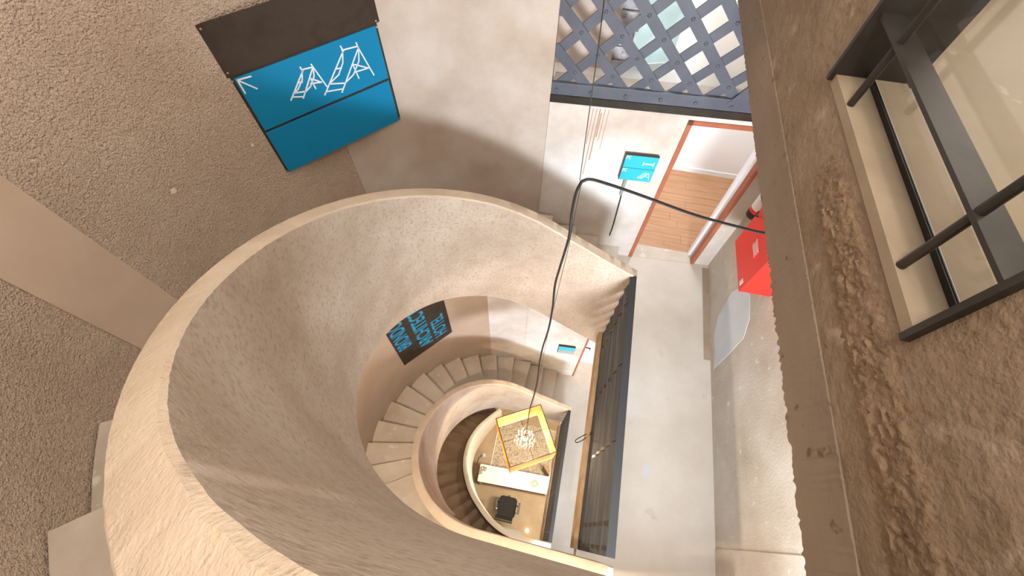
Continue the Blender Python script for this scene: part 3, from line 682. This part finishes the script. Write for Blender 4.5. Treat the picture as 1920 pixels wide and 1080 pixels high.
for ax in (a1_, a2_):
    ay = Vector((-ax.y, ax.x, 0))
    MB().tube([cc - ax * hs + UP * (hh / 2 - .01), cc + ax * hs + UP * (hh / 2 - .01)], .0035, 6).build('cross_wire', 'wire_steel', pl)
    for s_ in (-1, 1):
        MB().tube([cc + ay * hs * s_ - ax * hs + UP * hh / 2, cc + ay * hs * s_ + ax * hs + UP * hh / 2], .006, 6).build('rim_wire', 'wire_steel', pl)
MB().lathe(cc + UP * (hh / 2 - .16), [(.02, 0), (.028, .02), (.028, .12), (.012, .15)], 12).build('lamp_socket', 'socket_metal', pl, smooth=True)
bu = MB().lathe(cc + UP * (hh / 2 - .30), [(.001, 0), (.035, .02), (.045, .06), (.03, .11), (.018, .14)], 14).build('light_bulb', 'bulb', pl, smooth=True)
for i in range(34):
    a_ = i * 2.399963; rr = .035 + .021 * math.sqrt(i) ; ln_ = .16 + .05 * math.sin(i * 1.3)
    c_ = cc + a1_ * rr * math.cos(a_) + a2_ * rr * math.sin(a_) + UP * (hh / 2 - .22 - .012 * (i % 5))
    MB().lathe(c_ - UP * ln_, [(.003, 0), (.010, .02), (.008, ln_ - .01), (.003, ln_)], 6).build('glass_drop', 'glass_bead', pl, smooth=True)
li = bpy.data.lights.new('pendant_light', 'POINT'); li.energy = 140; li.color = (1, .78, .50); li.shadow_soft_size = .05
lo = bpy.data.objects.new('pendant_light', li); COL.objects.link(lo); lo.location = cc + UP * (hh / 2 - .36)

rl = thing('unseen_ceiling_lamp', 'added long white ceiling lamp hidden under the lower landing, above the reception', 'lamp', (1.35, 1.1, ZC - H2 - .22))  # added lamp, unseen below the landing, to brighten the ground floor
MB().box(1.2, 1.5, .2, 2.0, ZC - H2 - .22, ZC - H2 - .16).build('housing', 'white_paint', rl)
MB().box(1.22, 1.48, .22, 1.98, ZC - H2 - .23, ZC - H2 - .22).build('diffuser', 'ceiling_diffuser', rl)
area_light('added_reception_light', (1.35, 1.1, ZC - H2 - .25), (.3, 1.1, 0), .25, 1.7, 210, (1, .86, .66))
# ------------------------------------------------------------------ ground floor
# tiles of the floor by the desk
k = 0
for ix in range(4):
    for iy in range(4):
        x0, y0 = -1.15 + ix * .6, -.35 + iy * .48
        MB().box(x0 + .003, x0 + .597, y0 + .003, y0 + .477, -.001, .004).build('tile', 'ground_floor_tile', fl)
# gravel bed
mb = MB(); bmq = bmesh.new(); bmesh.ops.create_icosphere(bmq, subdivisions=1, radius=1)
iv = [v.co.copy() for v in bmq.verts]; ifc = [tuple(v.index for v in f.verts) for f in bmq.faces]; bmq.free()
for i in range(4200):
    x = random.uniform(-.77 + .0, 1.6); y = random.uniform(1.55, 2.95); s_ = random.uniform(.018, .034); rz = random.uniform(0, 6.28)
    if x < -.77 - (y - 1.55) * .04: continue
    c_, s__ = math.cos(rz), math.sin(rz); a_, b_, d_ = s_ * random.uniform(.8, 1.3), s_ * random.uniform(.7, 1.1), s_ * .6
    mb.add([(x + v.x * a_ * c_ - v.y * b_ * s__, y + v.x * a_ * s__ + v.y * b_ * c_, .012 + random.uniform(0, .012) + v.z * d_) for v in iv], ifc)
gv = mb.build('gravel', 'pebble'); gv['kind'] = 'stuff'; gv['label'] = 'bed of beige and brown pebbles on the ground floor'; gv['category'] = 'gravel'
tag(MB().prism([(-.80, 1.52), (-.775, 1.52), (-.80, 2.95), (-.825, 2.95)], 0, .03).build('gravel_edging', 'desk_white'), 'thin pale strip edging the gravel bed', 'edging')

dk = thing('reception_desk', 'long white desk on the ground floor below the lamp', 'desk', (-.05, 1.27, 0))
dx = Vector((1, .045, 0)).normalized(); dy = Vector((-dx.y, dx.x, 0)); dc = Vector((-.02, 1.265, .735))
MB().obox(dc, dx, dy, UP, 1.0, .225, .018).build('desk_top', 'desk_white', dk, bevel=.004)
for s_ in (-1, 1):
    MB().obox(dc + dx * s_ * .95 - UP * .377, dx, dy, UP, .02, .21, .358).build('side_panel', 'desk_white', dk)
MB().obox(dc + dy * .19 - UP * .26, dx, dy, UP, .93, .008, .22).build('modesty_panel', 'desk_white', dk)

ch = thing('office_chair', 'black office chair with armrests in front of the white desk', 'chair', (-.067, .57, 0))
cxh, cyh = -.067, .575
def rounded(hx, hy, rad, n=6):
    P_ = []
    for sx, sy, a0 in ((1, 1, 0), (-1, 1, 90), (-1, -1, 180), (1, -1, 270)):
        for i in range(n + 1):
            a_ = math.radians(a0 + 90 * i / n); P_.append((cxh + sx * (hx - rad) + rad * math.cos(a_), cyh + sy * (hy - rad) + rad * math.sin(a_)))
    return P_
MB().prism(rounded(.245, .25, .09), .43, .50).build('seat', 'chair_fabric', ch, bevel=.015)
bt = Vector((0, -.22, 1)).normalized(); bn = Vector((0, 1, .22)).normalized()
MB().obox(Vector((cxh - .03, cyh - .315, .80)), (1, 0, 0), bn, bt, .235, .03, .22).build('backrest', 'chair_plastic', ch, bevel=.02)
MB().tube([(cxh - .02, cyh - .05, .42), (cxh - .02, cyh - .28, .45), (cxh - .02, cyh - .33, .62)], .02, 8).build('back_bar', 'chair_plastic', ch)
for s_ in (-1, 1):
    ar = MB().box(cxh + s_ * .315 - .03, cxh + s_ * .315 + .03, cyh - .13, cyh + .15, .66, .69).build('armrest', 'chair_plastic', ch, bevel=.008)
    MB().tube([(cxh + s_ * .315, cyh - .02, .66), (cxh + s_ * .31, cyh - .1, .46), (cxh + s_ * .2, cyh - .1, .43)], .014, 8).build('arm_support', 'chrome', ch)
MB().lathe((cxh, cyh, .09), [(.03, 0), (.03, .2), (.022, .21), (.022, .34)], 14).build('gas_column', 'chrome', ch)
for i in range(5):
    a_ = math.radians(90 + 72 * i); e_ = (cxh + .28 * math.cos(a_), cyh + .28 * math.sin(a_))
    MB().tube([(cxh, cyh, .12), (*e_, .085)], [.028, .016], 8).build('base_leg', 'chair_plastic', ch)
    MB().lathe((e_[0] - .02 * math.sin(a_), e_[1] + .02 * math.cos(a_), .035), [(.02, 0), (.035, .006), (.035, .034), (.02, .04)], 12, (math.sin(a_), -math.cos(a_), 0)).build('caster', 'black_rubber', ch)

pt = thing('potted_plant', 'round green plant in a pale bowl on the right of the white desk', 'plant', (.556, 1.268, .753))
MB().lathe((.556, 1.268, .753), [(.05, 0), (.085, .02), (.105, .07), (.10, .075), (.08, .06)], 20).build('bowl', 'pot_glaze', pt, smooth=True)
for i in range(26):
    a_ = i * 2.399963; rr = .015 + .017 * math.sqrt(i); t_ = Vector((math.cos(a_), math.sin(a_), 0)); p_ = Vector((.556, 1.268, .80)) + t_ * rr * .7
    tip = p_ + t_ * .035 + UP * (.07 - rr * .45); sd = Vector((-t_.y, t_.x, 0)) * .016; md = (p_ + tip) / 2 + UP * .01
    MB().add([p_, md + sd, tip, md - sd, md - UP * .006], [(0, 1, 4), (1, 2, 4), (2, 3, 4), (3, 0, 4), (0, 3, 2, 1)]).build('leaf', 'leaf_green', pt)

# things at the left end of the desk
hp = thing('headset', 'dark headset with round ear cups at the left end of the white desk', 'headset', (-.93, 1.28, .753))
for (x, y) in ((-.955, 1.26), (-.865, 1.335)):
    MB().lathe((x, y, .753), [(.04, 0), (.055, .01), (.055, .035), (.035, .045), (.012, .04)], 18).build('ear_cup', 'socket_metal', hp, smooth=True)
MB().tube(catmull([(-.955, 1.26, .78), (-.99, 1.34, .80), (-.93, 1.39, .80), (-.865, 1.335, .78)], 6), .008, 8).build('headband', 'black_rubber', hp)
mb = MB()
mb.tube(catmull([(-.96, 1.20, .765), (-1.06, 1.16, .74), (-1.10, 1.08, .5), (-1.06, 1.02, .2), (-1.0, .98, .02)], 6), .008, 6)
tag(mb.build('desk_cord', 'black_rubber'), 'black cord dropping off the left end of the white desk', 'cord')
tag(MB().tube(catmull([(-1.04, 1.78, .03), (-1.12, 1.75, .03), (-1.18, 1.66, .03), (-1.19, 1.5, .03), (-1.12, 1.42, .25), (-1.03, 1.36, .70), (-.97, 1.34, .775)], 6), .007, 6).build('socket_cord', 'black_rubber'), 'thin cord looping from the floor socket to the desk', 'cord')
so = thing('floor_socket', 'square grey metal socket box in the floor beside the gravel', 'socket', (-1.045, 1.779, 0))
MB().box(-1.115, -.975, 1.70, 1.86, 0, .03).build('box', 'socket_metal', so, bevel=.004)
MB().box(-1.085, -1.005, 1.735, 1.82, .03, .04).build('lid', 'grey_white', so, bevel=.003)
tag(MB().obox(Vector((.83, 1.70, .40)), Vector((.62, -.62, 0)).normalized(), Vector((.62, .62, .0)).normalized(), UP, .13, .045, .39).build('wooden_post', 'driftwood', bevel=.01), 'short brown wooden block standing on the gravel behind the desk', 'block')
tag(MB().prism([(-.4, -.08), (.55, -.08), (.45, .07), (.0, .10), (-.25, .06)], 0.004, .012).build('floor_mat', 'sign_grey'), 'dull green-grey mat on the floor behind the office chair', 'mat')
tag(MB().lathe((.596, .139, 0.004), [(.045, 0), (.05, .05), (.02, .10), (.001, .11)], 12).build('floor_spotlight', 'bulb', smooth=True), 'small glowing lamp on the floor by the lower railing', 'lamp')
